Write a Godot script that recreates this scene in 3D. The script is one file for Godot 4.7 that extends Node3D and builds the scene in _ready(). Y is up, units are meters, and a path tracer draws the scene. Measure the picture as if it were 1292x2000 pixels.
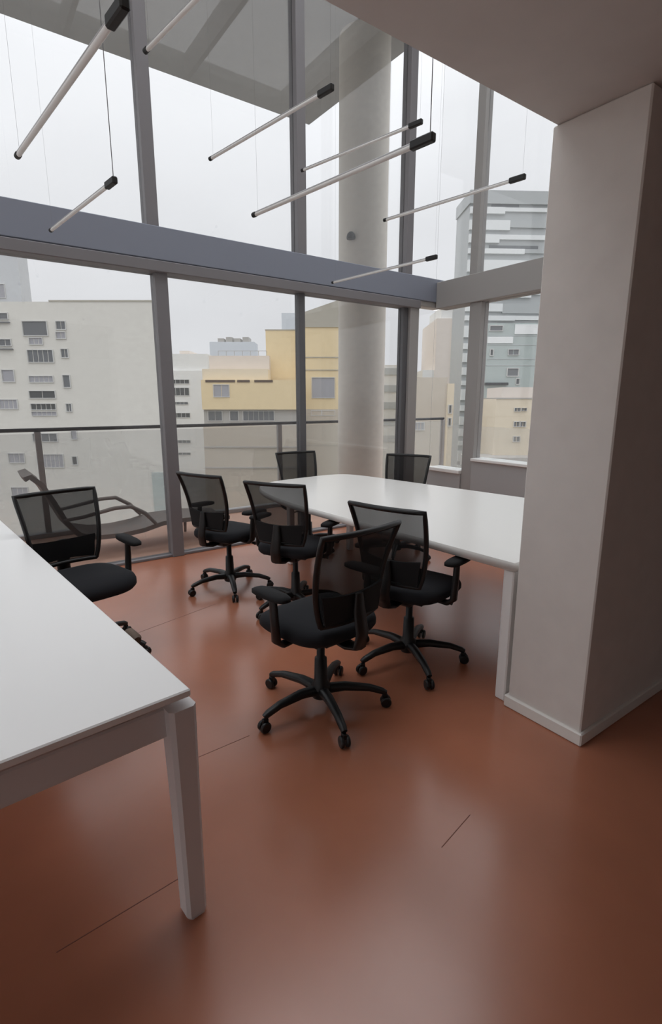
extends Node3D

# ---------------------------------------------------------------- materials
var M := {}
var counts := {}

func mat(c: Color, rough := 0.6, metal := 0.0, spec := 0.5) -> StandardMaterial3D:
	var m := StandardMaterial3D.new()
	m.albedo_color = c
	m.roughness = rough
	m.metallic = metal
	m.metallic_specular = spec
	return m

func glass(alpha: float, c := Color(0.93, 0.96, 0.95)) -> StandardMaterial3D:
	var m := mat(Color(c.r, c.g, c.b, alpha), 0.0)
	m.transparency = BaseMaterial3D.TRANSPARENCY_ALPHA
	return m

func noise_image(sz: int, base: Color, amount: float, freq: float, sd: int, octaves := 4) -> Image:
	var n := FastNoiseLite.new()
	n.seed = sd
	n.frequency = freq
	n.fractal_octaves = octaves
	var im := Image.create(sz, sz, false, Image.FORMAT_RGB8)
	for y in sz:
		for x in sz:
			# blend with the wrapped copy so that the pattern tiles
			var fx := float(x) / sz
			var fy := float(y) / sz
			var v := lerpf(lerpf(n.get_noise_2d(x, y), n.get_noise_2d(x - sz, y), fx), lerpf(n.get_noise_2d(x, y - sz), n.get_noise_2d(x - sz, y - sz), fx), fy)
			var k := 1.0 + v * amount
			im.set_pixel(x, y, Color(clampf(base.r * k, 0, 1), clampf(base.g * k, 0, 1), clampf(base.b * k, 0, 1)))
	return im

func noisy(c: Color, rough: float, amount: float, freq: float, scale: float, sd: int) -> StandardMaterial3D:
	var m := mat(Color.WHITE, rough)
	m.albedo_texture = ImageTexture.create_from_image(noise_image(256, c, amount, freq, sd))
	m.uv1_triplanar = true
	m.uv1_world_triplanar = true
	m.uv1_scale = Vector3.ONE * scale
	return m

func make_materials() -> void:
	# poured reddish floor: soft mottling, scuffs and a few hairline joints
	var fl := noise_image(1024, Color(0.65, 0.415, 0.315), 0.14, 0.008, 11, 5)
	M.floor = mat(Color.WHITE, 0.24, 0.0, 0.72)
	M.floor.albedo_texture = ImageTexture.create_from_image(fl)
	M.floor.uv1_triplanar = true
	M.floor.uv1_world_triplanar = true
	M.floor.uv1_scale = Vector3.ONE / 10.24
	M.joint = mat(Color(0.44, 0.25, 0.19), 0.6)
	M.terrace = noisy(Color(0.86, 0.69, 0.60), 0.6, 0.10, 0.03, 0.3, 3)
	M.wall = noisy(Color(0.84, 0.82, 0.80), 0.75, 0.03, 0.05, 0.5, 8)
	M.ceiling = noisy(Color(0.80, 0.78, 0.765), 0.85, 0.03, 0.05, 0.4, 9)
	M.soffit = noisy(Color(0.66, 0.66, 0.65), 0.85, 0.03, 0.05, 0.4, 10)
	M.trim = mat(Color(0.88, 0.87, 0.85), 0.4)
	M.frame = mat(Color(0.47, 0.46, 0.47), 0.5)
	M.frame_pale = mat(Color(0.61, 0.60, 0.59), 0.5)
	M.beam = mat(Color(0.50, 0.52, 0.57), 0.55)
	M.frame_dark = mat(Color(0.36, 0.36, 0.37), 0.5)
	M.gasket = mat(Color(0.12, 0.12, 0.13), 0.6)
	M.sill = mat(Color(0.92, 0.92, 0.91), 0.35)
	M.spandrel = mat(Color(0.66, 0.66, 0.66), 0.6)
	M.glass = glass(0.05)
	M.tinted = glass(0.24, Color(0.40, 0.41, 0.42))
	M.rail_glass = glass(0.14, Color(0.90, 0.93, 0.92))
	M.white = mat(Color(0.92, 0.92, 0.915), 0.32)
	M.white_edge = mat(Color(0.80, 0.79, 0.78), 0.45)
	M.table = mat(Color(0.91, 0.905, 0.89), 0.25)
	M.desk_frame = mat(Color(0.83, 0.82, 0.82), 0.45)
	M.black = mat(Color(0.045, 0.045, 0.05), 0.45)
	M.black_soft = noisy(Color(0.05, 0.05, 0.06), 0.9, 0.3, 0.15, 3.0, 21)
	M.seat = noisy(Color(0.075, 0.08, 0.10), 0.95, 0.3, 0.2, 4.0, 22)
	M.net = mat(Color(0.05, 0.05, 0.055, 0.58), 0.9)
	M.net.transparency = BaseMaterial3D.TRANSPARENCY_ALPHA
	M.net.cull_mode = BaseMaterial3D.CULL_DISABLED
	M.chrome = mat(Color(0.6, 0.6, 0.6), 0.3, 1.0)
	M.alu = mat(Color(0.74, 0.74, 0.75), 0.35, 0.6)
	M.diffuser = mat(Color(0.88, 0.88, 0.87), 0.4)
	M.lamp_black = mat(Color(0.06, 0.06, 0.06), 0.5)
	M.wire = mat(Color(0.45, 0.45, 0.46), 0.5)
	M.concrete = noisy(Color(0.88, 0.86, 0.82), 0.8, 0.05, 0.06, 0.6, 31)
	M.lounge = noisy(Color(0.52, 0.49, 0.47), 0.85, 0.08, 0.1, 2.0, 32)
	M.brown = noisy(Color(0.36, 0.29, 0.23), 0.6, 0.2, 0.1, 8.0, 33)
	M.ground = noisy(Color(0.55, 0.54, 0.52), 0.95, 0.15, 0.05, 0.05, 34)
	M.pane = mat(Color(0.42, 0.43, 0.44), 0.25)
	M.pane_dark = mat(Color(0.30, 0.31, 0.31), 0.25)
	M.pane_pale = mat(Color(0.64, 0.64, 0.66), 0.3)
	M.wframe = mat(Color(0.80, 0.80, 0.79), 0.6)
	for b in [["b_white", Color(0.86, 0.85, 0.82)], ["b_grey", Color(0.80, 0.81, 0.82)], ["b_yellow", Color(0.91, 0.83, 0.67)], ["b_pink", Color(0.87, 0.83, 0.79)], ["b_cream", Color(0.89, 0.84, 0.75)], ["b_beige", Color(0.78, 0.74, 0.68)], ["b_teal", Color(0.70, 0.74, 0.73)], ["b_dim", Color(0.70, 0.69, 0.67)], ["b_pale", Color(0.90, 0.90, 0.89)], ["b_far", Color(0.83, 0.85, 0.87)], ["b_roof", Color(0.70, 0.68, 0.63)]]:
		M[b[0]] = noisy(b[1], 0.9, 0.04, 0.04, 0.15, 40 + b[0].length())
	M.band_light = mat(Color(0.92, 0.93, 0.93), 0.5)
	M.band_mid = mat(Color(0.72, 0.735, 0.735), 0.4)
	M.band_dark = mat(Color(0.46, 0.47, 0.48), 0.3)

# ---------------------------------------------------------------- mesh helpers
func mb() -> SurfaceTool:
	var st := SurfaceTool.new()
	st.begin(Mesh.PRIMITIVE_TRIANGLES)
	st.set_smooth_group(-1)
	return st

func tri(st: SurfaceTool, a: Vector3, b: Vector3, c: Vector3, out: Vector3) -> void:
	if (b - a).cross(c - a).dot(out) > 0.0:
		st.add_vertex(a); st.add_vertex(c); st.add_vertex(b)
	else:
		st.add_vertex(a); st.add_vertex(b); st.add_vertex(c)

func quad(st: SurfaceTool, a: Vector3, b: Vector3, c: Vector3, d: Vector3, out: Vector3) -> void:
	tri(st, a, b, c, out)
	tri(st, a, c, d, out)

func box(st: SurfaceTool, c: Vector3, s: Vector3, bev := 0.0, bs := Basis()) -> void:
	st.set_smooth_group(-1)
	var h := s * 0.5
	var V := func(axis: int, g: Vector3) -> Vector3:
		var r := Vector3(h.x - bev, h.y - bev, h.z - bev)
		r[axis] = h[axis]
		return r * g
	var put := func(q: Array) -> void:
		var mid := Vector3.ZERO
		for p in q: mid += p
		mid = bs * mid
		if q.size() == 4:
			quad(st, c + bs * q[0], c + bs * q[1], c + bs * q[2], c + bs * q[3], mid)
		else:
			tri(st, c + bs * q[0], c + bs * q[1], c + bs * q[2], mid)
	for ax in 3:
		var b1 := (ax + 1) % 3
		var b2 := (ax + 2) % 3
		for sg in [-1.0, 1.0]:
			var q := []
			for k in [[-1, -1], [1, -1], [1, 1], [-1, 1]]:
				var g := Vector3.ZERO
				g[ax] = sg; g[b1] = k[0]; g[b2] = k[1]
				q.append(V.call(ax, g))
			put.call(q)
	if bev <= 0.0:
		return
	for ax in 3:
		var b1 := (ax + 1) % 3
		var t := (ax + 2) % 3
		for sa in [-1.0, 1.0]:
			for sb in [-1.0, 1.0]:
				var g0 := Vector3.ZERO
				g0[ax] = sa; g0[b1] = sb; g0[t] = -1
				var g1 := g0
				g1[t] = 1
				put.call([V.call(ax, g0), V.call(ax, g1), V.call(b1, g1), V.call(b1, g0)])
	for sx in [-1.0, 1.0]:
		for sy in [-1.0, 1.0]:
			for sz in [-1.0, 1.0]:
				var g := Vector3(sx, sy, sz)
				put.call([V.call(0, g), V.call(1, g), V.call(2, g)])

# a box between two corners
func span(st: SurfaceTool, a: Vector3, b: Vector3, bev := 0.0) -> void:
	box(st, (a + b) * 0.5, (b - a).abs(), bev)

func tube(st: SurfaceTool, pts: Array, radii, sides := 10, squash := Vector2.ONE, twist := 0.0) -> void:
	var n := pts.size()
	var rings := []
	var side := Vector3.ZERO
	for i in n:
		var d: Vector3 = (pts[mini(i + 1, n - 1)] - pts[maxi(i - 1, 0)]).normalized()
		if i == 0:
			side = Vector3.UP.cross(d)
			if side.length() < 0.05: side = Vector3.RIGHT
			side = (side - d * side.dot(d)).normalized()
		else:
			side = (side - d * side.dot(d)).normalized()
		var up := d.cross(side)
		var r: float = radii[i] if radii is Array else radii
		var ring := []
		for k in sides:
			var a := TAU * k / sides + twist
			ring.append(pts[i] + side * cos(a) * r * squash.x + up * sin(a) * r * squash.y)
		rings.append(ring)
	st.set_smooth_group(1 if sides > 4 else -1)
	for i in n - 1:
		var mid: Vector3 = (pts[i] + pts[i + 1]) * 0.5
		for k in sides:
			var k2 := (k + 1) % sides
			var o: Vector3 = (rings[i][k] + rings[i][k2] + rings[i + 1][k] + rings[i + 1][k2]) * 0.25 - mid
			quad(st, rings[i][k], rings[i][k2], rings[i + 1][k2], rings[i + 1][k], o)
	st.set_smooth_group(-1)
	for e in [0, n - 1]:
		var o: Vector3 = pts[e] - pts[1 if e == 0 else n - 2]
		for k in range(1, sides - 1):
			tri(st, rings[e][0], rings[e][k], rings[e][k + 1], o)

func lathe(st: SurfaceTool, prof: Array, at: Vector3, sides := 16, bs := Basis()) -> void:
	# prof: Vector2(radius, height) from one end to the other
	st.set_smooth_group(1)
	for i in prof.size() - 1:
		var p: Vector2 = prof[i]
		var q: Vector2 = prof[i + 1]
		for k in sides:
			var a := TAU * k / sides
			var b := TAU * (k + 1) / sides
			var ca := Vector3(cos(a), 0, sin(a))
			var cb := Vector3(cos(b), 0, sin(b))
			var out: Vector3 = (ca + cb) * (q.y - p.y) * 0.5 * (1.0 if q.y != p.y else 0.0) + Vector3.UP * (p.x - q.x)
			if q.y < p.y: out = -out
			if q.y == p.y: out = Vector3.UP * (1.0 if i > 0 else -1.0)
			var v := [at + bs * (ca * p.x + Vector3.UP * p.y), at + bs * (cb * p.x + Vector3.UP * p.y), at + bs * (cb * q.x + Vector3.UP * q.y), at + bs * (ca * q.x + Vector3.UP * q.y)]
			st.set_smooth_group(1 if q.y != p.y else -1)
			if p.x < 0.0001:
				tri(st, v[0], v[2], v[3], bs * out)
			elif q.x < 0.0001:
				tri(st, v[0], v[1], v[2], bs * out)
			else:
				quad(st, v[0], v[1], v[2], v[3], bs * out)

# rings of equal length stacked into a closed lofted body
func loft(st: SurfaceTool, rings: Array, group := 1) -> void:
	var n: int = rings[0].size()
	var cen := []
	for r in rings:
		var c := Vector3.ZERO
		for p in r: c += p
		cen.append(c / n)
	st.set_smooth_group(group)
	for i in rings.size() - 1:
		var mid: Vector3 = (cen[i] + cen[i + 1]) * 0.5
		for k in n:
			var k2 := (k + 1) % n
			var o: Vector3 = (rings[i][k] + rings[i][k2] + rings[i + 1][k] + rings[i + 1][k2]) * 0.25 - mid
			quad(st, rings[i][k], rings[i][k2], rings[i + 1][k2], rings[i + 1][k], o)
	for e in [0, rings.size() - 1]:
		var o: Vector3 = cen[e] - cen[1 if e == 0 else rings.size() - 2]
		for k in n:
			tri(st, cen[e], rings[e][k], rings[e][(k + 1) % n], o)

# a curved sheet with thickness from a grid of points
func sheet(st: SurfaceTool, g: Array, th: float) -> void:
	var rows := g.size()
	var cols: int = g[0].size()
	var N := func(i: int, j: int) -> Vector3:
		var a: Vector3 = g[mini(i + 1, rows - 1)][j] - g[maxi(i - 1, 0)][j]
		var b: Vector3 = g[i][mini(j + 1, cols - 1)] - g[i][maxi(j - 1, 0)]
		return a.cross(b).normalized()
	var F := []
	var B := []
	for i in rows:
		var f := []
		var b := []
		for j in cols:
			var nn: Vector3 = N.call(i, j) * th * 0.5
			f.append(g[i][j] + nn)
			b.append(g[i][j] - nn)
		F.append(f)
		B.append(b)
	st.set_smooth_group(1)
	for i in rows - 1:
		for j in cols - 1:
			var nn: Vector3 = N.call(i, j)
			quad(st, F[i][j], F[i][j + 1], F[i + 1][j + 1], F[i + 1][j], nn)
	st.set_smooth_group(2)
	for i in rows - 1:
		for j in cols - 1:
			var nn: Vector3 = N.call(i, j)
			quad(st, B[i][j], B[i][j + 1], B[i + 1][j + 1], B[i + 1][j], -nn)
	st.set_smooth_group(-1)
	for i in rows - 1:
		quad(st, F[i][0], F[i + 1][0], B[i + 1][0], B[i][0], g[i][0] - g[i][1])
		quad(st, F[i][cols - 1], F[i + 1][cols - 1], B[i + 1][cols - 1], B[i][cols - 1], g[i][cols - 1] - g[i][cols - 2])
	for j in cols - 1:
		quad(st, F[0][j], F[0][j + 1], B[0][j + 1], B[0][j], g[0][j] - g[1][j])
		quad(st, F[rows - 1][j], F[rows - 1][j + 1], B[rows - 1][j + 1], B[rows - 1][j], g[rows - 1][j] - g[rows - 2][j])

# flat plate of any outline (x, z) with eased edges
func plate(st: SurfaceTool, poly: PackedVector2Array, y0: float, y1: float, bev: float) -> void:
	var n := poly.size()
	var cen := Vector2.ZERO
	for p in poly: cen += p
	cen /= n
	var inner := PackedVector2Array()
	for i in n:
		var d := (poly[(i + 1) % n] - poly[(i - 1 + n) % n]).normalized()
		var nn := Vector2(-d.y, d.x)
		if nn.dot(cen - poly[i]) < 0: nn = -nn
		inner.append(poly[i] + nn * bev)
	var L := [[inner, y0], [poly, y0 + bev], [poly, y1 - bev], [inner, y1]]
	st.set_smooth_group(1)
	for l in 3:
		for i in n:
			var j := (i + 1) % n
			var a := Vector3(L[l][0][i].x, L[l][1], L[l][0][i].y)
			var b := Vector3(L[l][0][j].x, L[l][1], L[l][0][j].y)
			var c := Vector3(L[l + 1][0][j].x, L[l + 1][1], L[l + 1][0][j].y)
			var d := Vector3(L[l + 1][0][i].x, L[l + 1][1], L[l + 1][0][i].y)
			var o2 := (poly[i] + poly[j]) * 0.5 - cen
			quad(st, a, b, c, d, Vector3(o2.x, 0, o2.y).normalized() + Vector3.UP * (l - 1) * 0.7)
	st.set_smooth_group(-1)
	var ix := Geometry2D.triangulate_polygon(inner)
	for k in range(0, ix.size(), 3):
		for yy in [[y0, -1.0], [y1, 1.0]]:
			tri(st, Vector3(inner[ix[k]].x, yy[0], inner[ix[k]].y), Vector3(inner[ix[k + 1]].x, yy[0], inner[ix[k + 1]].y), Vector3(inner[ix[k + 2]].x, yy[0], inner[ix[k + 2]].y), Vector3.UP * yy[1])

# ---------------------------------------------------------------- scene helpers
func numbered(called: String) -> String:
	var k: int = counts.get(called, -1) + 1
	counts[called] = k
	return called if k == 0 else "%s_%03d" % [called, k]

func obj(called: String, st: SurfaceTool, m: Material, parent: Node = self) -> MeshInstance3D:
	st.generate_normals()
	var o := MeshInstance3D.new()
	o.mesh = st.commit()
	o.material_override = m
	o.name = numbered(called) if parent == self else called
	parent.add_child(o, true)
	return o

func tag(o: Node, label: String, category: String, group := "") -> void:
	o.set_meta("label", label)
	o.set_meta("category", category)
	if group: o.set_meta("group", group)

func thing(called: String, label: String, category: String, at := Vector3.ZERO, turn := 0.0, group := "") -> Node3D:
	var o := Node3D.new()
	o.name = numbered(called)
	add_child(o)
	o.position = at
	o.rotation.y = turn
	tag(o, label, category, group)
	return o

func struct(called: String, st: SurfaceTool, m: Material, label: String, category: String) -> MeshInstance3D:
	var o := obj(called, st, m)
	o.set_meta("kind", "structure")
	tag(o, label, category)
	return o

func struct_root(called: String, label: String, category: String) -> Node3D:
	var o := thing(called, label, category)
	o.set_meta("kind", "structure")
	return o

func part_box(called: String, parent: Node, a: Vector3, b: Vector3, m: Material, bev := 0.0) -> MeshInstance3D:
	var st := mb()
	span(st, a, b, bev)
	return obj(called, st, m, parent)

# ---------------------------------------------------------------- things
func make_chair() -> Node3D:
	# faces -z, stands on y = 0
	var t := thing("office_chair", "", "chair")
	var st := mb()
	lathe(st, [Vector2(0.0, 0.065), Vector2(0.045, 0.065), Vector2(0.05, 0.08), Vector2(0.05, 0.125), Vector2(0.034, 0.15), Vector2(0.03, 0.27), Vector2(0.02, 0.275), Vector2(0.02, 0.41), Vector2(0.0, 0.41)], Vector3.ZERO, 16)
	obj("gas_lift", st, M.black, t)
	var leg_st := mb()
	tube(leg_st, [Vector3(0, 0.105, -0.03), Vector3(0, 0.115, -0.12), Vector3(0, 0.105, -0.24), Vector3(0, 0.085, -0.305), Vector3(0, 0.075, -0.325)], [0.030, 0.026, 0.021, 0.019, 0.015], 8, Vector2(1.0, 0.85))
	leg_st.generate_normals()
	var leg_mesh := leg_st.commit()
	var cs := mb()
	for s in [-1.0, 1.0]:
		lathe(cs, [Vector2(0, -0.009), Vector2(0.022, -0.009), Vector2(0.027, -0.005), Vector2(0.027, 0.005), Vector2(0.022, 0.009), Vector2(0, 0.009)], Vector3(s * 0.014, 0.0275, -0.325), 14, Basis(Vector3.FORWARD, PI / 2))
	box(cs, Vector3(0, 0.052, -0.32), Vector3(0.02, 0.03, 0.03), 0.004)
	cs.generate_normals()
	var caster_mesh := cs.commit()
	for k in 5:
		var lg := MeshInstance3D.new()
		lg.name = "leg"
		lg.mesh = leg_mesh
		lg.material_override = M.black
		lg.rotation.y = TAU * k / 5.0 + 0.25
		t.add_child(lg, true)
		var c := MeshInstance3D.new()
		c.name = "caster"
		c.mesh = caster_mesh
		c.material_override = M.black
		lg.add_child(c, true)
	# seat mechanism with its lever
	st = mb()
	box(st, Vector3(0, 0.415, 0.01), Vector3(0.17, 0.05, 0.26), 0.012)
	box(st, Vector3(0, 0.438, 0.0), Vector3(0.34, 0.014, 0.34), 0.004)
	var mech := obj("seat_mechanism", st, M.black, t)
	st = mb()
	tube(st, [Vector3(0.06, 0.41, -0.05), Vector3(0.18, 0.405, -0.05), Vector3(0.24, 0.40, -0.05)], [0.006, 0.006, 0.012], 8)
	obj("lever", st, M.black, mech)
	# cushion
	st = mb()
	var rings := []
	for lv in [[0.444, 0.86, 0.0], [0.447, 0.96, 0.0], [0.462, 1.0, 0.0], [0.485, 1.0, 0.0], [0.503, 0.97, 0.0], [0.514, 0.88, 0.0], [0.519, 0.70, 0.0], [0.520, 0.35, 0.0]]:
		var r := []
		for k in 40:
			var a := TAU * k / 40.0
			var cx := signf(cos(a)) * pow(absf(cos(a)), 0.55)
			var cz := signf(sin(a)) * pow(absf(sin(a)), 0.55)
			var z: float = cz * 0.235 * lv[1]
			var drop: float = 0.022 * pow(clampf((-z - 0.10) / 0.13, 0, 1), 2)
			r.append(Vector3(cx * 0.245 * lv[1] * (1.0 - 0.06 * clampf(z / 0.235, -1, 1)), lv[0] - drop, z - 0.01))
		rings.append(r)
	loft(st, rings)
	obj("seat", st, M.seat, t)
	# backrest: frame, net, lumbar band, spine
	var bp := func(u: float, v: float) -> Vector3:
		# u -1..1 across, v 0..1 up
		var w := lerpf(0.185, 0.225, v) - 0.02 * pow(1.0 - v, 6)
		var z := 0.225 + 0.085 * v - 0.045 * sin(v * PI) * 0.6 - 0.028 * u * u
		return Vector3(u * w, lerpf(0.545, 0.965, v), z)
	st = mb()
	var path := []
	for k in 11: path.append(bp.call(-1.0, k / 10.0))
	for k in range(1, 11): path.append(bp.call(-1.0 + 0.2 * k, 1.0))
	for k in range(1, 11): path.append(bp.call(1.0, 1.0 - k / 10.0))
	for k in range(1, 11): path.append(bp.call(1.0 - 0.2 * k, 0.0))
	path.append(bp.call(-1.0, 0.02))
	tube(st, path, 0.0135, 8)
	var fr := obj("back_frame", st, M.black, t)
	st = mb()
	var g := []
	for i in 11:
		var row := []
		for j in 11: row.append(bp.call(-0.98 + 1.96 * j / 10.0, 0.01 + 0.98 * i / 10.0))
		g.append(row)
	sheet(st, g, 0.002)
	obj("back_mesh", st, M.net, t)
	st = mb()
	g = []
	for i in 5:
		var row := []
		for j in 11:
			var u := -0.92 + 1.84 * j / 10.0
			row.append(bp.call(u, 0.05 + 0.27 * i / 4.0) + Vector3(0, -0.015 * u * u * (1 if i < 2 else -1), 0.018))
		g.append(row)
	sheet(st, g, 0.012)
	obj("lumbar_support", st, M.black_soft, t)
	st = mb()
	tube(st, [Vector3(0, 0.415, 0.10), Vector3(0, 0.41, 0.20), Vector3(0, 0.43, 0.27), Vector3(0, 0.50, 0.285), Vector3(0, 0.60, 0.265), Vector3(0, 0.68, 0.262)], [0.026, 0.028, 0.028, 0.026, 0.024, 0.016], 8, Vector2(1.5, 0.6))
	obj("spine", st, M.black, t)
	# arms
	for s in [-1.0, 1.0]:
		st = mb()
		tube(st, [Vector3(s * 0.16, 0.432, 0.02), Vector3(s * 0.25, 0.432, 0.03), Vector3(s * 0.285, 0.46, 0.035), Vector3(s * 0.292, 0.56, 0.035), Vector3(s * 0.288, 0.655, 0.02)], [0.018, 0.020, 0.022, 0.020, 0.018], 8, Vector2(1.25, 0.75))
		var ar := obj("armrest", st, M.black, t)
		st = mb()
		rings = []
		for lv in [[0.655, 0.86], [0.66, 1.0], [0.676, 1.0], [0.684, 0.85]]:
			var r := []
			for k in 20:
				var a := TAU * k / 20.0
				r.append(Vector3(s * 0.285 + signf(cos(a)) * pow(absf(cos(a)), 0.6) * 0.038 * lv[1], lv[0] + 0.006 * sin(a), 0.0 + signf(sin(a)) * pow(absf(sin(a)), 0.6) * 0.125 * lv[1]))
			rings.append(r)
		loft(st, rings)
		obj("arm_pad", st, M.black_soft, ar)
	return t

func make_lamp(label: String, far: Vector3, near: Vector3, wire_r := 0.0004) -> void:
	# a slim hanging bar, black driver box at the end nearer the room
	var d := near - far
	var L := d.length()
	var t := thing("pendant_lamp", label, "lamp", (far + near) * 0.5, atan2(d.x, d.z), "slim hanging bar lamps")
	part_box("housing", t, Vector3(-0.008, 0.005, -L / 2), Vector3(0.008, 0.013, L / 2 - 0.10), M.alu, 0.002)
	var st := mb()
	tube(st, [Vector3(0, 0, -L / 2 + 0.012), Vector3(0, 0, L / 2 - 0.095)], 0.0095, 12)
	obj("diffuser_tube", st, M.diffuser, t)
	st = mb()
	tube(st, [Vector3(0, 0.002, -L / 2 - 0.012), Vector3(0, 0.002, -L / 2 + 0.014)], 0.013, 12)
	obj("end_cap", st, M.lamp_black, t)
	part_box("driver_box", t, Vector3(-0.014, -0.014, L / 2 - 0.11), Vector3(0.014, 0.020, L / 2), M.lamp_black, 0.005)
	for s in [-1.0, 1.0]:
		st = mb()
		var zz := L / 2 - 0.02 if s > 0 else -L / 2 + 0.03
		tube(st, [Vector3(0, 0.012, zz), Vector3(0, 6.0 - far.y, zz)], wire_r if s > 0 else 0.0004, 6)
		obj("suspension_wire", st, M.wire, t)

# a building with its own axes: x right, y up, z towards the viewer's side; boxes and windows in metres
const HEAD := 0.6213   # the street grid's turn against the room
func building(called: String, label: String, category: String, u: float, d: float, turn := 0.0) -> Node3D:
	var rt := Vector3(cos(HEAD), 0, sin(HEAD))
	var fw := Vector3(sin(HEAD), 0, -cos(HEAD))
	return thing(called, label, category, rt * u + fw * d + Vector3(0, -14, 0), -HEAD + turn)

func block(b: Node3D, called: String, u0: float, u1: float, y0: float, y1: float, z0: float, z1: float, m: Material) -> MeshInstance3D:
	return part_box(called, b, Vector3(u0, y0 + 14.0, z0), Vector3(u1, y1 + 14.0, z1), m)

func win(b: Node3D, u: float, y: float, w: float, h: float, panes: int, m: Material, z := 0.0) -> void:
	var st := mb()
	var f := minf(0.06, h * 0.12)
	for e in [[-w / 2 - f, w / 2 + f, h / 2, h / 2 + f], [-w / 2 - f, w / 2 + f, -h / 2 - f, -h / 2], [-w / 2 - f, -w / 2, -h / 2, h / 2], [w / 2, w / 2 + f, -h / 2, h / 2]]:
		span(st, Vector3(u + e[0], y + 14.0 + e[2], z - 0.02), Vector3(u + e[1], y + 14.0 + e[3], z + 0.10))
	var o := obj("window", st, M.wframe, b)
	var pw := w / panes
	for k in panes:
		part_box("pane", o, Vector3(u - w / 2 + pw * k + 0.03, y + 14.0 - h / 2, z - 0.02), Vector3(u - w / 2 + pw * (k + 1) - 0.03, y + 14.0 + h / 2, z + 0.02), m)

# ---------------------------------------------------------------- the place
func _ready() -> void:
	# ---- camera
	var cam := Camera3D.new()
	cam.name = "camera"
	cam.fov = rad_to_deg(2.0 * atan(1000.0 / 1014.0))
	cam.position = Vector3(0, 1.5, 0)
	cam.rotation = Vector3(deg_to_rad(-12.1), deg_to_rad(-35.6), 0)
	cam.near = 0.05
	cam.far = 600.0
	add_child(cam)
	# ---- overcast sky
	var env := Environment.new()
	env.background_mode = Environment.BG_SKY
	var sky := Sky.new()
	var pm := PanoramaSkyMaterial.new()
	pm.panorama = ImageTexture.create_from_image(sky_image())
	sky.sky_material = pm
	env.sky = sky
	env.tonemap_mode = Environment.TONE_MAPPER_LINEAR
	env.tonemap_exposure = 2.0
	env.sdfgi_enabled = true
	env.ssao_enabled = true
	env.ssil_enabled = true
	var we := WorldEnvironment.new()
	we.name = "environment"
	we.environment = env
	add_child(we)

	make_materials()
	build_shell()
	build_facade()
	build_terrace()
	build_city()
	build_furniture()
	build_lamps()

func sky_image() -> Image:
	var n := FastNoiseLite.new()
	n.seed = 7
	n.frequency = 0.9
	n.fractal_octaves = 4
	var w := 512
	var h := 256
	var im := Image.create(w, h, false, Image.FORMAT_RGBF)
	for y in h:
		var el := (0.5 - (y + 0.5) / h) * PI
		for x in w:
			var az := (x + 0.5) / w * TAU
			var d := Vector3(cos(az) * cos(el), sin(el) * 1.8, sin(az) * cos(el))
			var c := n.get_noise_3dv(d * 1.3) * 0.5 + n.get_noise_3dv(d * 3.1 + Vector3(5, 1, 2)) * 0.2
			# overcast sky: brighter overhead than at the horizon
			var l := 0.60 + 1.25 * pow(maxf(sin(el), 0.0), 2.0)
			l *= 1.0 + 0.22 * c
			var tint := Color(0.965, 0.985, 1.02)
			if el < 0.0:
				l = 0.35
			im.set_pixel(x, y, Color(l * tint.r, l * tint.g, l * tint.b))
	return im

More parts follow.
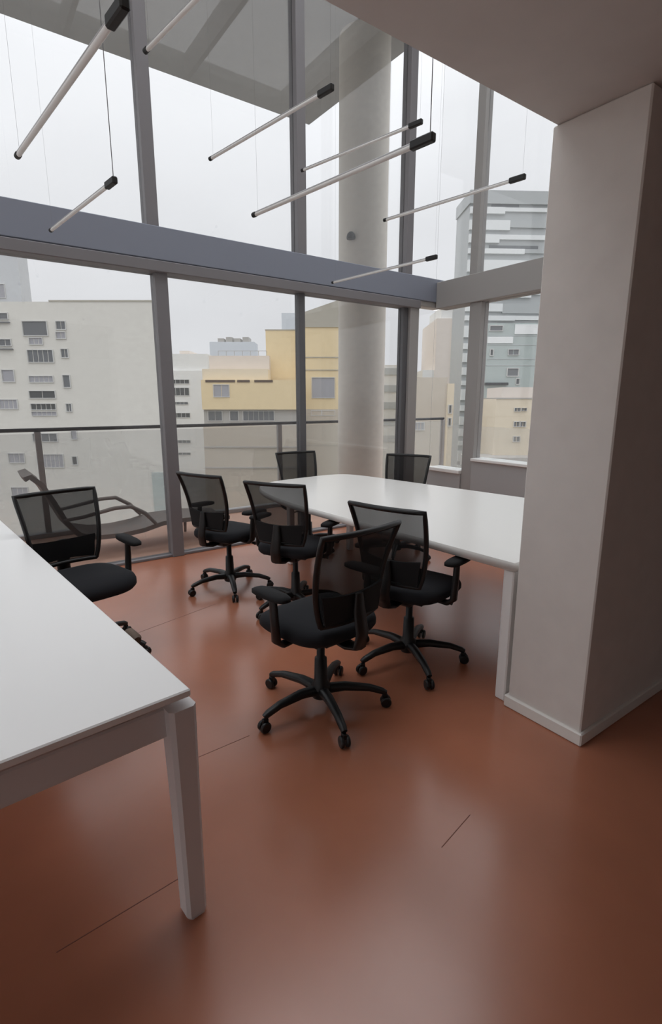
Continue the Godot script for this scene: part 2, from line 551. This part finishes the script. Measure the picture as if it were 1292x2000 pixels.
func build_shell() -> void:
	var st := mb()
	span(st, Vector3(-5.2, -0.3, -4.98), Vector3(6.2, 0, 5.2))
	struct("floor", st, M.floor, "polished reddish brown poured floor running through the office", "floor")
	var fl: Node = get_node("floor")
	for q in [[Vector3(0.663, 0, -1.928), Vector3(0.925, 0, -1.934)], [Vector3(0.734, 0, -3.311), Vector3(1.434, 0, -3.502)], [Vector3(0.052, 0, -1.383), Vector3(0.41, 0, -1.409)], [Vector3(1.183, 0, -1.0), Vector3(1.375, 0, -1.038)]]:
		var js := mb()
		var dv: Vector3 = q[1] - q[0]
		box(js, (q[0] + q[1]) * 0.5, Vector3(0.003, 0.001, dv.length()), 0.0, Basis(Vector3.UP, atan2(dv.x, dv.z)))
		obj("joint", js, M.joint, fl)
	st = mb()
	span(st, Vector3(-5.2, 2.57, -1.38), Vector3(6.2, 2.97, 5.2), 0.004)
	struct("ceiling", st, M.ceiling, "low smooth ceiling slab overhead at the upper right", "ceiling")
	# the block of wall at the right: pale side towards the table, dim side towards the room
	st = mb()
	span(st, Vector3(2.088, 0, -1.395), Vector3(5.2, 2.57, -1.02), 0.006)
	struct("wall_right", st, M.wall, "thick pale wall end rising beside the meeting table at right", "wall")
	st = mb()
	span(st, Vector3(2.074, 0, -1.41), Vector3(5.2, 0.062, -1.006), 0.006)
	struct("baseboard_right", st, M.trim, "white baseboard round the foot of the thick wall end", "baseboard")
	# walls of the room behind the viewer and of the hall above the slab
	for w in [["wall_back", Vector3(-5.2, 0, 5.0), Vector3(6.2, 2.57, 5.2), "plain white back wall of the office behind the viewer"], ["wall_side", Vector3(6.0, 0, -1.02), Vector3(6.2, 2.57, 5.0), "plain white side wall behind the thick wall end"], ["wall_corner", Vector3(5.2, 0, -1.395), Vector3(6.2, 2.57, -1.02), "short plain wall closing the room at far right"], ["wall_upper", Vector3(-5.0, 2.97, -1.38), Vector3(5.2, 6.0, -1.18), "plain white wall of the upper floor above the slab"]]:
		st = mb()
		span(st, w[1], w[2])
		struct(w[0], st, M.wall, w[3], "wall")
	st = mb()
	span(st, Vector3(-5.2, 0, -4.98), Vector3(-5.0, 0.15, 5.0))
	span(st, Vector3(-5.2, 2.52, -4.98), Vector3(-5.0, 2.97, 5.0))
	span(st, Vector3(-5.2, 0.15, -1.38), Vector3(-5.0, 2.52, -1.0))
	span(st, Vector3(-5.2, 0.15, 4.4), Vector3(-5.0, 2.52, 5.0))
	span(st, Vector3(-5.2, 5.6, -4.98), Vector3(-5.0, 6.0, -1.38))
	struct("wall_left", st, M.wall, "white side wall with ribbon windows, to the left of the viewer", "wall")
	var lw := struct_root("window_4", "ribbon windows in the left side wall", "window")
	for q in [[-4.98, -1.38, 2.97, 5.6], [-4.98, -1.38, 0.15, 2.52], [-1.0, 0.8, 0.15, 2.52], [0.8, 2.6, 0.15, 2.52], [2.6, 4.4, 0.15, 2.52]]:
		part_box("pane", lw, Vector3(-5.106, q[2], q[0] + 0.03), Vector3(-5.094, q[3], q[1] - 0.03), M.glass)
		part_box("frame_bar", lw, Vector3(-5.15, q[2], q[1] - 0.03), Vector3(-5.05, q[3], q[1] + 0.03), M.frame_pale)
	# high roof: a frame of slab round the skylight, reaching out over the terrace as a soffit
	st = mb()
	span(st, Vector3(-6.5, 6.0, -8.2), Vector3(5.42, 6.35, -4.75))
	span(st, Vector3(-6.5, 6.0, -1.65), Vector3(5.42, 6.35, -1.0))
	span(st, Vector3(-6.5, 6.0, -4.75), Vector3(-4.6, 6.35, -1.65))
	span(st, Vector3(4.9, 6.0, -4.75), Vector3(5.42, 6.35, -1.65))
	struct("roof", st, M.soffit, "grey concrete roof slab reaching out over the terrace", "roof")
	var sk := struct_root("window_3", "long rooflight over the double height hall", "rooflight")
	for k in 6:
		var x := -4.6 + 9.5 * k / 6.0
		part_box("pane", sk, Vector3(x + 0.03, 6.20, -4.75), Vector3(x + 9.5 / 6.0 - 0.03, 6.212, -1.65), M.glass)
		if k > 0:
			part_box("glazing_bar", sk, Vector3(x - 0.03, 6.0, -4.75), Vector3(x + 0.03, 6.3, -1.65), M.frame_pale)

func build_facade() -> void:
	var F := -4.935
	var w := struct_root("window_1", "tall grey framed glass front facing the terrace", "window")
	var xs := [-4.55, -2.99, -1.46, 0.07, 1.60, 3.125, 4.63]
	for x in xs:
		part_box("mullion", w, Vector3(x - 0.052, 2.97, F - 0.07), Vector3(x + 0.052, 6.0, F + 0.07), M.frame, 0.004)
	for x in [-4.55, -2.99, -1.46, 0.07]:
		part_box("mullion", w, Vector3(x - 0.055, 0, F - 0.07), Vector3(x + 0.055, 2.62, F + 0.07), M.frame, 0.004)
	part_box("mullion", w, Vector3(1.587, 0, F - 0.07), Vector3(1.70, 2.62, F + 0.07), M.frame, 0.004)
	part_box("door_stile", w, Vector3(3.09, 0, F - 0.045), Vector3(3.165, 2.62, F + 0.045), M.frame_dark, 0.004)
	part_box("door_post", w, Vector3(4.655, 0, F - 0.07), Vector3(4.80, 2.70, F + 0.09), M.frame_pale, 0.004)
	part_box("door_stile", w, Vector3(4.575, 0.02, F - 0.05), Vector3(4.655, 2.62, F + 0.05), M.frame_dark, 0.004)
	# slab edge beam with the door header under it
	part_box("beam", w, Vector3(-5.0, 2.70, F - 0.10), Vector3(5.27, 2.97, F + 0.10), M.beam, 0.006)
	part_box("shadow_joint", w, Vector3(-5.0, 2.692, F - 0.06), Vector3(4.80, 2.70, F + 0.075), M.gasket)
	part_box("header", w, Vector3(-5.0, 2.60, F - 0.08), Vector3(4.80, 2.692, F + 0.115), M.frame, 0.006)
	part_box("header", w, Vector3(4.80, 2.64, F - 0.08), Vector3(5.21, 2.70, F + 0.08), M.frame_pale, 0.004)
	part_box("threshold", w, Vector3(-5.0, 0, F - 0.05), Vector3(5.17, 0.025, F + 0.05), M.frame, 0.004)
	var edges := [[-4.495, -3.045], [-2.935, -1.515], [-1.405, 0.015], [0.125, 1.587], [1.70, 3.09], [3.165, 4.575], [4.80, 5.165]]
	for e in edges:
		part_box("pane", w, Vector3(e[0], 0.025, F - 0.006), Vector3(e[1], 2.62, F + 0.006), M.tinted)
	for k in xs.size() - 1:
		part_box("pane", w, Vector3(xs[k] + 0.052, 2.97, F - 0.006), Vector3(xs[k + 1] - 0.052, 6.0, F + 0.006), M.tinted)
	part_box("pane", w, Vector3(4.682, 2.97, F - 0.006), Vector3(5.165, 6.0, F + 0.006), M.tinted)
	# return front at the right
	var X := 5.17
	var r := struct_root("window_2", "grey framed side window with low parapet beyond the meeting table", "window")
	part_box("beam", r, Vector3(X - 0.10, 2.62, F + 0.10), Vector3(X + 0.10, 2.93, -1.395), M.frame_pale, 0.006)
	part_box("mullion", r, Vector3(X - 0.07, 0.0, -4.32), Vector3(X + 0.07, 2.62, -4.15), M.frame_pale, 0.004)
	part_box("mullion", r, Vector3(X - 0.06, 2.93, -4.36), Vector3(X + 0.06, 6.0, -4.25), M.frame_pale, 0.004)
	part_box("mullion", r, Vector3(X - 0.07, 0.0, -2.6), Vector3(X + 0.07, 2.62, -2.46), M.frame_pale, 0.004)
	part_box("mullion", r, Vector3(X - 0.06, 2.93, -2.6), Vector3(X + 0.06, 6.0, -2.46), M.frame_pale, 0.004)
	part_box("parapet", r, Vector3(X - 0.09, 0, -4.15), Vector3(X + 0.09, 0.78, -1.395), M.spandrel)
	part_box("sill", r, Vector3(X - 0.12, 0.78, -4.15), Vector3(X + 0.12, 0.815, -1.395), M.sill, 0.006)
	part_box("parapet", r, Vector3(X - 0.09, 0, F + 0.05), Vector3(X + 0.09, 0.60, -4.32), M.spandrel)
	part_box("sill", r, Vector3(X - 0.12, 0.60, F + 0.08), Vector3(X + 0.12, 0.645, -4.32), M.sill, 0.006)
	part_box("pane", r, Vector3(X - 0.006, 0.645, F), Vector3(X + 0.006, 2.62, -4.32), M.tinted)
	for e in [[-4.15, -2.6], [-2.46, -1.395]]:
		part_box("pane", r, Vector3(X - 0.006, 0.815, e[0]), Vector3(X + 0.006, 2.62, e[1]), M.tinted)
	for e in [[F, -4.36], [-4.25, -2.6], [-2.46, -1.38]]:
		part_box("pane", r, Vector3(X - 0.006, 2.93, e[0]), Vector3(X + 0.006, 6.0, e[1]), M.tinted)

func build_terrace() -> void:
	var st := mb()
	span(st, Vector3(-6.5, -0.4, -6.62), Vector3(7.2, 0.0, -4.98))
	span(st, Vector3(6.2, -0.4, -4.98), Vector3(7.2, 0.0, -1.0))
	span(st, Vector3(5.27, -0.4, -4.98), Vector3(6.2, 0.0, -1.02))
	struct("terrace_floor", st, M.terrace, "pale peach terrace floor beyond the glass", "terrace")
	# round column carrying the roof
	var c := thing("column", "thick round pale concrete column standing outside the glass", "column", Vector3(4.83, 0, -6.0))
	st = mb()
	lathe(st, [Vector2(0, 0), Vector2(0.33, 0), Vector2(0.33, 6.0), Vector2(0, 6.0)], Vector3.ZERO, 48)
	obj("shaft", st, M.concrete, c)
	var g := thing("wall_lamp", "small dark outdoor fitting high on the round column", "lamp", Vector3(4.83, 3.56, -6.0), 0.0)
	var dirv := Vector3(-0.914, 0, 0.45).normalized()
	st = mb()
	lathe(st, [Vector2(0, 0), Vector2(0.055, 0), Vector2(0.06, 0.02), Vector2(0.05, 0.06), Vector2(0.025, 0.085), Vector2(0, 0.09)], dirv * 0.37, 16)
	obj("shade", st, M.gasket, g)
	st = mb()
	tube(st, [dirv * 0.32 + Vector3.UP * 0.04, dirv * 0.38 + Vector3.UP * 0.04], 0.025, 10)
	obj("bracket", st, M.frame_dark, g)
	# balustrade
	var b := thing("balustrade", "glass terrace balustrade with thin dark handrail", "balustrade", Vector3(0, 0, -6.47))
	st = mb()
	tube(st, [Vector3(-6.4, 1.19, 0), Vector3(7.1, 1.19, 0)], 0.021, 10)
	obj("handrail", st, M.gasket, b)
	var px := [-5.7, -4.1, -2.5, -0.9, 0.72, 2.10, 3.73, 5.5, 7.08]
	for x in px:
		part_box("post", b, Vector3(x - 0.03, 0, -0.03), Vector3(x + 0.03, 1.17, 0.03), M.frame_pale, 0.004)
	for k in px.size() - 1:
		part_box("pane", b, Vector3(px[k] + 0.035, 0.06, -0.006), Vector3(px[k + 1] - 0.035, 1.15, 0.006), M.rail_glass)
	part_box("kerb", b, Vector3(-6.4, 0, -0.06), Vector3(7.1, 0.05, 0.06), M.spandrel, 0.006)
	var b2 := thing("balustrade", "frameless glass balustrade on the side of the terrace", "balustrade", Vector3(7.08, 0, -6.4))
	for k in 3:
		part_box("pane", b2, Vector3(-0.006, 0.05, 0.05 + k * 1.75), Vector3(0.006, 1.08, 1.75 + k * 1.75), M.rail_glass)
	part_box("kerb", b2, Vector3(-0.06, 0, 0.0), Vector3(0.06, 0.05, 5.3), M.spandrel, 0.006)
	# low sun lounger
	var l := thing("sun_lounger", "low grey sun lounger with curved back on the terrace", "sun lounger", Vector3(0.45, 0, -5.58))
	st = mb()
	var prof := [Vector3(0.0, 0.80, 0), Vector3(0.05, 0.82, 0), Vector3(0.13, 0.74, 0), Vector3(0.22, 0.55, 0), Vector3(0.30, 0.36, 0), Vector3(0.40, 0.23, 0), Vector3(0.56, 0.18, 0), Vector3(0.78, 0.17, 0), Vector3(1.0, 0.19, 0), Vector3(1.2, 0.235, 0), Vector3(1.45, 0.24, 0), Vector3(1.75, 0.225, 0), Vector3(1.95, 0.20, 0)]
	var gg := []
	for p in prof:
		gg.append([p + Vector3(0, 0.012, -0.27), p + Vector3(0, 0, -0.14), p, p + Vector3(0, 0, 0.14), p + Vector3(0, 0.012, 0.27)])
	sheet(st, gg, 0.045)
	obj("shell", st, M.lounge, l)
	for s in [-1.0, 1.0]:
		st = mb()
		tube(st, [Vector3(0.27, 0.40, s * 0.28), Vector3(0.45, 0.42, s * 0.30), Vector3(0.72, 0.47, s * 0.30), Vector3(0.88, 0.47, s * 0.30), Vector3(1.02, 0.38, s * 0.29), Vector3(1.12, 0.26, s * 0.27)], [0.022, 0.025, 0.028, 0.03, 0.03, 0.025], 8, Vector2(1.5, 0.7))
		obj("armrest", st, M.lounge, l)
		for x in [0.5, 1.6]:
			st = mb()
			tube(st, [Vector3(x, 0.19, s * 0.2), Vector3(x, 0.0, s * 0.22)], [0.022, 0.016], 8)
			obj("leg", st, M.lounge, l)

func build_city() -> void:
	var st := mb()
	span(st, Vector3(-300, -14.5, -400), Vector3(400, -14.0, 200))
	struct("ground", st, M.ground, "grey street level far below the terrace", "ground")
	# big white block at the left
	var b := building("apartment_building", "large white apartment block with a blank wall, at left", "building", -24, 45)
	block(b, "wall", -20, 9.5, -14, 9.4, -2, 0, M.b_white)
	block(b, "roof_edge", 1.0, 9.5, 9.4, 9.52, -2, 0.05, M.b_roof)
	for q in [[-0.36, 7.32, 1.98, 1.08, 1, 0], [-0.40, 6.33, 1.06, 0.49, 3, 2], [-0.16, 5.13, 2.08, 0.94, 5, 0], [-0.31, 3.27, 1.98, 0.46, 5, 2], [-0.37, 2.01, 2.16, 0.55, 2, 1], [-0.39, 1.0, 2.08, 0.46, 5, 1], [-0.39, 0.42, 2.08, 0.3, 5, 2], [1.79, 7.56, 0.75, 0.6, 2, 0], [1.71, 6.78, 0.76, 0.48, 2, 2], [1.87, 5.36, 0.55, 0.65, 2, 0], [1.80, 3.10, 0.56, 0.96, 1, 0], [1.77, 0.93, 0.43, 0.60, 2, 0], [-2.83, 8.28, 0.7, 0.44, 1, 0], [-2.96, 6.21, 0.95, 0.49, 2, 0], [-3.05, 3.54, 0.98, 0.92, 1, 2], [-3.33, 1.21, 1.5, 0.72, 4, 2], [-0.55, -1.59, 2.06, 0.65, 3, 0], [-0.31, -3.60, 2.22, 1.07, 6, 2], [1.80, -3.58, 0.39, 0.66, 1, 1], [-3.22, -3.36, 1.33, 0.76, 3, 2], [1.96, -1.38, 0.44, 0.65, 1, 2], [-3.3, -6.4, 1.4, 0.9, 3, 2]]:
		win(b, q[0], q[1], q[2], q[3], q[4], [M.pane, M.pane_dark, M.pane_pale][q[5]])
	block(b, "vent_panel", 8.4, 9.55, -8.2, -4.6, 0, 0.12, M.b_teal)
	for q in [[-3.0, 7.75, 1.3], [-3.0, 5.65, 1.3]]:
		block(b, "ledge", q[0] - q[2], q[0] + q[2] * 0.5, q[1], q[1] + 0.07, 0, 0.2, M.pane)
	b = building("tower_block", "tall pale grey tower block at the far left edge", "building", -39, 62)
	block(b, "wall", -8, 4.33, -14, 17.5, -2, 0, M.b_grey)
	for q in [[1.86, 13.5, 1.37, 1.4], [1.86, 10.4, 1.2, 0.9]]:
		win(b, q[0], q[1], q[2], q[3], 1, M.pane_pale)
	# small white block between the frames
	b = building("office_building", "small white office block with dark ribbon windows", "building", -20, 75)
	block(b, "wall", -6, 2.7, -14, 5.6, -10, 0, M.b_pale)
	block(b, "wall", -2.2, 2.7, 5.6, 7.9, -10, -0.6, M.b_pale)
	block(b, "roof_box", -1.4, 0.0, 7.9, 8.4, -6, -1.5, M.b_pink)
	for q in [[-1.14, 4.11, 2.51, 0.49, 1], [-1.21, 2.75, 2.51, 1.0, 1], [-1.32, 1.15, 2.24, 0.30, 0], [-1.24, -0.52, 2.47, 0.58, 1], [-1.32, -4.24, 2.35, 0.36, 0], [-1.42, -5.97, 2.36, 0.29, 0]]:
		win(b, q[0], q[1], q[2], q[3], 4, M.pane_dark if q[4] else M.pane)
	# yellow block, low wing
	b = building("warehouse", "low pale yellow building with a grey window strip", "building", -9, 58)
	block(b, "wall", -5.1, 5.6, -14, -1.2, -3.4, 0, M.b_beige)
	block(b, "wall", -5.1, 5.6, 0.55, 3.7, -3.4, 0, M.b_yellow)
	block(b, "window_strip_wall", -5.05, 5.6, -1.2, 0.55, -3.4, -0.4, M.b_dim)
	block(b, "setback", -5.1, 2.1, 3.7, 4.9, -3.4, -0.8, M.b_cream)
	block(b, "setback", -4.6, 2.1, 4.9, 6.4, -3.4, -2.2, M.b_pink)
	win(b, -2.92, 2.55, 1.66, 1.25, 2, M.pane_pale)
	win(b, -3.8, -0.14, 1.51, 1.0, 2, M.pane, -0.4)
	win(b, -1.7, -0.14, 0.9, 1.0, 1, M.pane, -0.4)
	win(b, 1.0, -0.14, 3.4, 1.0, 6, M.pane, -0.4)
	for q in [[-4.6, -1.4], [-1.15, 0.2], [0.7, 2.7]]:
		block(b, "vent_slot", q[0], q[1], 3.45, 3.7, -0.01, 0.06, M.brown)
	for y in [-3.6, -5.9]:
		block(b, "string_course", -5.1, 5.6, y, y + 0.14, 0, 0.15, M.b_dim)
	for k in 7:
		block(b, "rail_post", -3.6 + k * 0.9, -3.55 + k * 0.9, 6.4, 6.95, -2.4, -2.35, M.b_dim)
	block(b, "roof_rail", -3.6, 1.85, 6.9, 6.96, -2.4, -2.35, M.b_dim)
	# yellow block, high wing
	b = building("warehouse", "tall pale yellow building with grey sloping roof, beside the column", "building", -2, 62)
	block(b, "wall", -5.44, -1.9, -14, 9.3, -14, 0, M.b_yellow)
	block(b, "roof_edge", -5.5, -1.9, 9.3, 9.42, -14, 0.05, M.b_roof)
	block(b, "wall", -1.9, 5.6, -14, 9.6, -14, 0.3, M.b_yellow)
	st = mb()
	var rv := [Vector3(-2.0, 9.6 + 14, 0.4), Vector3(5.6, 9.6 + 14, 0.4), Vector3(5.6, 13.4 + 14, 0.4), Vector3(-2.0, 10.9 + 14, 0.4)]
	var rb := []
	for p in rv: rb.append(p + Vector3(0, 0, -8))
	quad(st, rv[0], rv[1], rv[2], rv[3], Vector3.BACK)
	quad(st, rb[0], rb[1], rb[2], rb[3], Vector3.FORWARD)
	for k in 4:
		quad(st, rv[k], rv[(k + 1) % 4], rb[(k + 1) % 4], rb[k], (rv[k] + rv[(k + 1) % 4]) * 0.5 - (rv[0] + rv[2]) * 0.5)
	obj("roof", st, M.b_roof, b)
	win(b, 1.11, 2.96, 2.6, 2.25, 1, M.pane_pale, 0.3)
	win(b, 0.29, 0.1, 1.14, 0.5, 3, M.pane, 0.3)
	win(b, 1.70, 0.1, 1.44, 0.5, 2, M.pane_dark, 0.3)
	for y in [6.3, 4.9, -1.0, -3.7]:
		block(b, "string_course", -1.9, 5.6, y, y + 0.1, 0.3, 0.38, M.b_roof)
	block(b, "lower_wall", -1.9, 5.6, -14, 0.55, 0.3, 0.36, M.b_beige)
	# far hazy ones
	b = building("tower_block", "distant bluish grey tower above the yellow building", "building", -12, 160)
	block(b, "wall", -2.4, 3.5, -14, 26.5, -8, 0, M.b_far)
	b = building("office_building", "distant grey rooftop block on the skyline at centre", "building", -30, 170)
	block(b, "wall", -8, 6, -14, 19.5, -8, 0, M.b_far)
	for k in 4:
		block(b, "roof_box", -5.5 + k * 2.6, -3.6 + k * 2.6, 19.5, 20.6 + 0.4 * (k % 2), -6, -0.5, M.b_dim)
	# seen past the right of the round column
	b = building("apartment_building", "pale banded building seen between column and door post", "building", 8.6, 74)
	block(b, "wall", -2.2, 1.9, -14, 6.3, -10, 0, M.b_pale)
	for k in 5:
		block(b, "floor_band", -2.2, 1.9, 5.0 - k * 2.3, 5.9 - k * 2.3, 0, 0.15, M.band_mid)
	b = building("tower_block", "slim white tower block behind the low beige building", "building", 13.6, 66)
	block(b, "wall", -0.85, 1.6, -14, 11.2, -10, 0, M.b_pink)
	block(b, "roof_box", -0.3, 1.6, 11.2, 12.6, -8, -0.3, M.b_pale)
	block(b, "side_wing", -2.3, -0.85, -14, 5.2, -8, -0.3, M.b_pale)
	b = building("house", "low beige rendered house beside the glass corner", "building", 7.7, 40)
	block(b, "wall", -2.2, 1.0, -14, 3.2, -5, 0, M.b_beige)
	block(b, "annex", 1.0, 1.5, -14, 2.75, -5, 0.2, M.b_cream)
	for y in [0.88, -0.08]:
		win(b, 1.25, y, 0.18, 0.55, 1, M.pane, 0.2)
	win(b, -1.0, -0.4, 0.7, 0.5, 3, M.pane_pale)
	# glass office tower at the right
	b = building("office_tower", "grey glass office tower with light horizontal floor bands", "building", 15.4, 48, 0.05)
	block(b, "core", -3.75, 6.0, -14, 18.3, -4, -0.1, M.band_mid)
	var rng := RandomNumberGenerator.new()
	rng.seed = 4
	var y := -6.0
	var k := 0
	while y < 17.6:
		var hgt: float = [0.75, 0.5, 0.95, 0.4, 0.65][k % 5]
		var split := rng.randf_range(-1.5, 2.5)
		block(b, "floor_band", -3.75, split, y, y + hgt, -0.1, 0.12, M.band_light)
		block(b, "floor_band", split, 6.0, y + rng.randf_range(-0.2, 0.35), y + hgt, -0.1, 0.06, M.band_light if k % 2 else M.band_mid)
		if k % 3 == 0:
			block(b, "shade_slot", -3.3 + rng.randf() * 2.0, split + 1.2, y + hgt, y + hgt + 0.28, -0.1, -0.04, M.band_dark)
		y += hgt + [0.45, 0.35, 0.5][k % 3]
		k += 1
	block(b, "parapet", -3.85, 6.1, 17.6, 18.6, -4, 0.15, M.band_mid)
	b = building("office_building", "pale teal panelled building in front of the glass tower", "building", 14.4, 44)
	block(b, "wall", -1.75, 4.0, -14, 7.6, -1.5, 0, M.b_teal)
	for q in [[-1.35, 5.33, 0.21, 0.44, 1, 1], [0.42, 5.35, 0.83, 0.40, 2, 0], [0.47, 3.78, 0.88, 0.57, 1, 0], [0.93, 3.05, 0.25, 0.41, 1, 1], [-1.3, -0.1, 0.80, 0.85, 3, 0], [-1.1, 7.2, 1.0, 0.36, 1, 0]]:
		win(b, q[0], q[1], q[2], q[3], q[4], M.pane_dark if q[5] else M.pane)
	block(b, "canopy", -1.75, 0.1, 2.75, 2.95, -0.1, 0.3, M.gasket)
	for yy in [6.6, 5.9, 4.8, 4.3, 1.2]:
		block(b, "panel_joint", -1.75, 4.0, yy, yy + 0.05, 0, 0.03, M.band_mid)
	block(b, "floor_band", -1.75, 0.3, 6.05, 6.55, 0, 0.08, M.band_light)
	block(b, "floor_band", 0.4, 4.0, 6.75, 7.5, 0, 0.08, M.band_light)
	b = building("house", "cream house with small windows below the glass tower", "building", 12.6, 36)
	block(b, "wall", -1.42, 2.6, -14, 1.66, -5, 0, M.b_cream)
	block(b, "roof_edge", -1.42, 2.6, 1.62, 1.70, -5, 0.06, M.b_dim)
	block(b, "roof_box", -0.9, 2.2, 1.70, 2.4, -4, -0.5, M.b_pink)
	for q in [[0.06, 0.91, 0.39, 0.2], [0.52, 0.92, 0.31, 0.17], [0.08, -0.07, 0.35, 0.31], [0.52, -0.07, 0.32, 0.31], [0.15, -1.08, 0.42, 0.32]]:
		win(b, q[0], q[1], q[2], q[3], 2, M.pane)
	block(b, "annex_roof", -3.4, 2.6, -3.0, -2.2, -1.0, 1.5, M.b_dim)

func build_furniture() -> void:
	# ---- desk in the foreground
	var ang := deg_to_rad(5.6)
	var lng := Vector3(-sin(ang), 0, -cos(ang))
	var lft := Vector3(-cos(ang), 0, sin(ang))
	var dp := Vector3(0.432, 0, -1.253) + lng * 1.5 + lft * 0.8
	var d := thing("desk", "large white bench desk in the left foreground", "desk", dp, ang)
	part_box("desk_top", d, Vector3(-0.8, 0.717, -1.5), Vector3(0.8, 0.74, 1.5), M.white, 0.004)
	for s in [-1.0, 1.0]:
		part_box("apron", d, Vector3(-0.75, 0.60, s * 1.455 - 0.02), Vector3(0.75, 0.69, s * 1.445 + 0.02), M.desk_frame, 0.005)
		part_box("side_rail", d, Vector3(s * 0.62 - 0.02, 0.62, -1.435), Vector3(s * 0.62 + 0.02, 0.717, 1.435), M.desk_frame, 0.005)
		for e in [-1.0, 1.0]:
			var st := mb()
			var rings := []
			for lv in [[0.0, 0.026], [0.012, 0.031], [0.35, 0.034], [0.69, 0.039]]:
				var r := []
				var cx: float = s * (0.775 + 0.02 - lv[1] * 0.5)
				var cz: float = e * (1.465 + 0.02 - lv[1] * 0.5)
				for q in [[-1.0, -0.7], [-0.7, -1.0], [0.7, -1.0], [1.0, -0.7], [1.0, 0.7], [0.7, 1.0], [-0.7, 1.0], [-1.0, 0.7]]:
					r.append(Vector3(cx + q[0] * lv[1], lv[0], cz + q[1] * lv[1]))
				rings.append(r)
			loft(st, rings, -1)
			obj("leg", st, M.desk_frame, d)
			part_box("spacer", d, Vector3(s * 0.745 - 0.015, 0.69, e * 1.2 - 0.03), Vector3(s * 0.745 + 0.015, 0.717, e * 1.2 + 0.03), M.desk_frame)
	var kn := mb()
	tube(kn, [Vector3(0, 0, -0.045), Vector3(0, 0, -0.03), Vector3(0, 0, 0.03), Vector3(0, 0, 0.045)], [0.012, 0.019, 0.019, 0.012], 14)
	var ko := obj("desk_clip", kn, M.brown)
	ko.position = Vector3(0.408, 0.712, -1.735)
	ko.rotation.y = ang
	tag(ko, "small brown rounded clip on the long edge of the white desk", "clip")

	# ---- barrel shaped meeting table
	var t := thing("meeting_table", "long white meeting table with rounded ends, surrounded by black chairs", "table", Vector3(2.8, 0, -2.95))
	var far_end := [Vector2(2.0, -3.25), Vector2(2.03, -3.65), Vector2(2.11, -4.02), Vector2(2.26, -4.26), Vector2(2.5, -4.37), Vector2(2.85, -4.41), Vector2(3.12, -4.42), Vector2(3.30, -4.35), Vector2(3.39, -4.15), Vector2(3.45, -3.8)]
	var poly := PackedVector2Array([Vector2(2.09, -1.415) - Vector2(2.8, -2.95)])
	for i in far_end.size() - 1:
		for k in 5:
			var p0: Vector2 = far_end[maxi(i - 1, 0)]
			var p3: Vector2 = far_end[mini(i + 2, far_end.size() - 1)]
			poly.append(far_end[i].cubic_interpolate(far_end[i + 1], p0, p3, k / 5.0) - Vector2(2.8, -2.95))
	poly.append(Vector2(3.45, -3.8) - Vector2(2.8, -2.95))
	poly.append(Vector2(3.80, -1.415) - Vector2(2.8, -2.95))
	var st2 := mb()
	plate(st2, poly, 0.695, 0.74, 0.010)
	obj("table_top", st2, M.table, t)
	for q in [[2.13, -1.455], [3.60, -1.455], [2.42, -4.02], [3.16, -4.08]]:
		part_box("leg", t, Vector3(q[0] - 0.027 - 2.8, 0, q[1] - 0.03 + 2.95), Vector3(q[0] + 0.027 - 2.8, 0.695, q[1] + 0.03 + 2.95), M.white, 0.006)
	part_box("under_beam", t, Vector3(-0.25, 0.62, -1.0), Vector3(-0.19, 0.695, 1.35), M.white)
	part_box("under_beam", t, Vector3(0.25, 0.62, -1.0), Vector3(0.31, 0.695, 1.35), M.white)

	# ---- chairs: [x, z, facing x, facing z, label]
	var proto := make_chair()
	var seats := [
		[1.32, -1.93, -0.10, -1.0, "black mesh office chair nearest the viewer, back turned, in mid floor"],
		[2.01, -2.03, 0.97, -0.28, "black mesh office chair tucked under the table nearest the thick wall"],
		[1.90, -3.10, 0.86, -0.5, "black mesh office chair at the middle of the table's near side"],
		[1.68, -3.76, 0.93, -0.36, "black mesh office chair nearest the glass front, turned side on"],
		[2.87, -4.40, -0.08, 1.0, "black mesh office chair at the far end of the table, before the glass"],
		[3.40, -3.64, -0.89, 0.46, "black mesh office chair on the far side of the table, right of the column"],
		[0.50, -3.16, 0.2, 0.97, "black mesh office chair at the white desk in the left foreground"],
	]
	for i in seats.size():
		var s: Array = seats[i]
		var o: Node3D = proto
		if i > 0:
			o = proto.duplicate()
			o.name = numbered("office_chair")
			add_child(o)
		o.position = Vector3(s[0], 0, s[1])
		o.rotation.y = atan2(-s[2], -s[3])
		tag(o, s[4], "chair", "black mesh office chairs")
		if i == 6:
			for c in o.get_children():
				if str(c.name).begins_with("leg"): c.rotation.y += deg_to_rad(30)

func build_lamps() -> void:
	var lamps := [
		["bar lamp at top left, long and steep, crossing the roof edge", Vector3(0.35, 2.49, -2.71), Vector3(0.485, 2.49, -1.575), 0.0004],
		["short bar lamp low at left, hanging in front of the grey beam", Vector3(0.653, 2.56, -3.97), Vector3(0.79, 2.56, -2.925), 0.0022],
		["bar lamp cut by the top edge, right of the leftmost upper mullion", Vector3(0.943, 3.10, -2.80), Vector3(1.13, 3.10, -1.65), 0.0004],
		["bar lamp in front of the soffit's corner, left of the round column", Vector3(1.62, 3.09, -3.65), Vector3(1.81, 3.09, -2.51), 0.0004],
		["thin upper bar lamp crossing the round column", Vector3(2.61, 3.37, -4.05), Vector3(2.86, 3.37, -2.92), 0.0004],
		["long bar lamp crossing the round column just below the thin one", Vector3(1.433, 2.465, -2.70), Vector3(1.593, 2.465, -1.56), 0.0018],
		["bar lamp in front of the glass tower at upper right", Vector3(2.976, 2.90, -3.42), Vector3(3.16, 2.90, -2.28), 0.0004],
		["lowest bar lamp, in front of the beam near the glass corner", Vector3(3.164, 2.623, -4.385), Vector3(3.30, 2.623, -3.154), 0.0004],
	]
	for l in lamps:
		make_lamp(l[0], l[1], l[2], l[3])
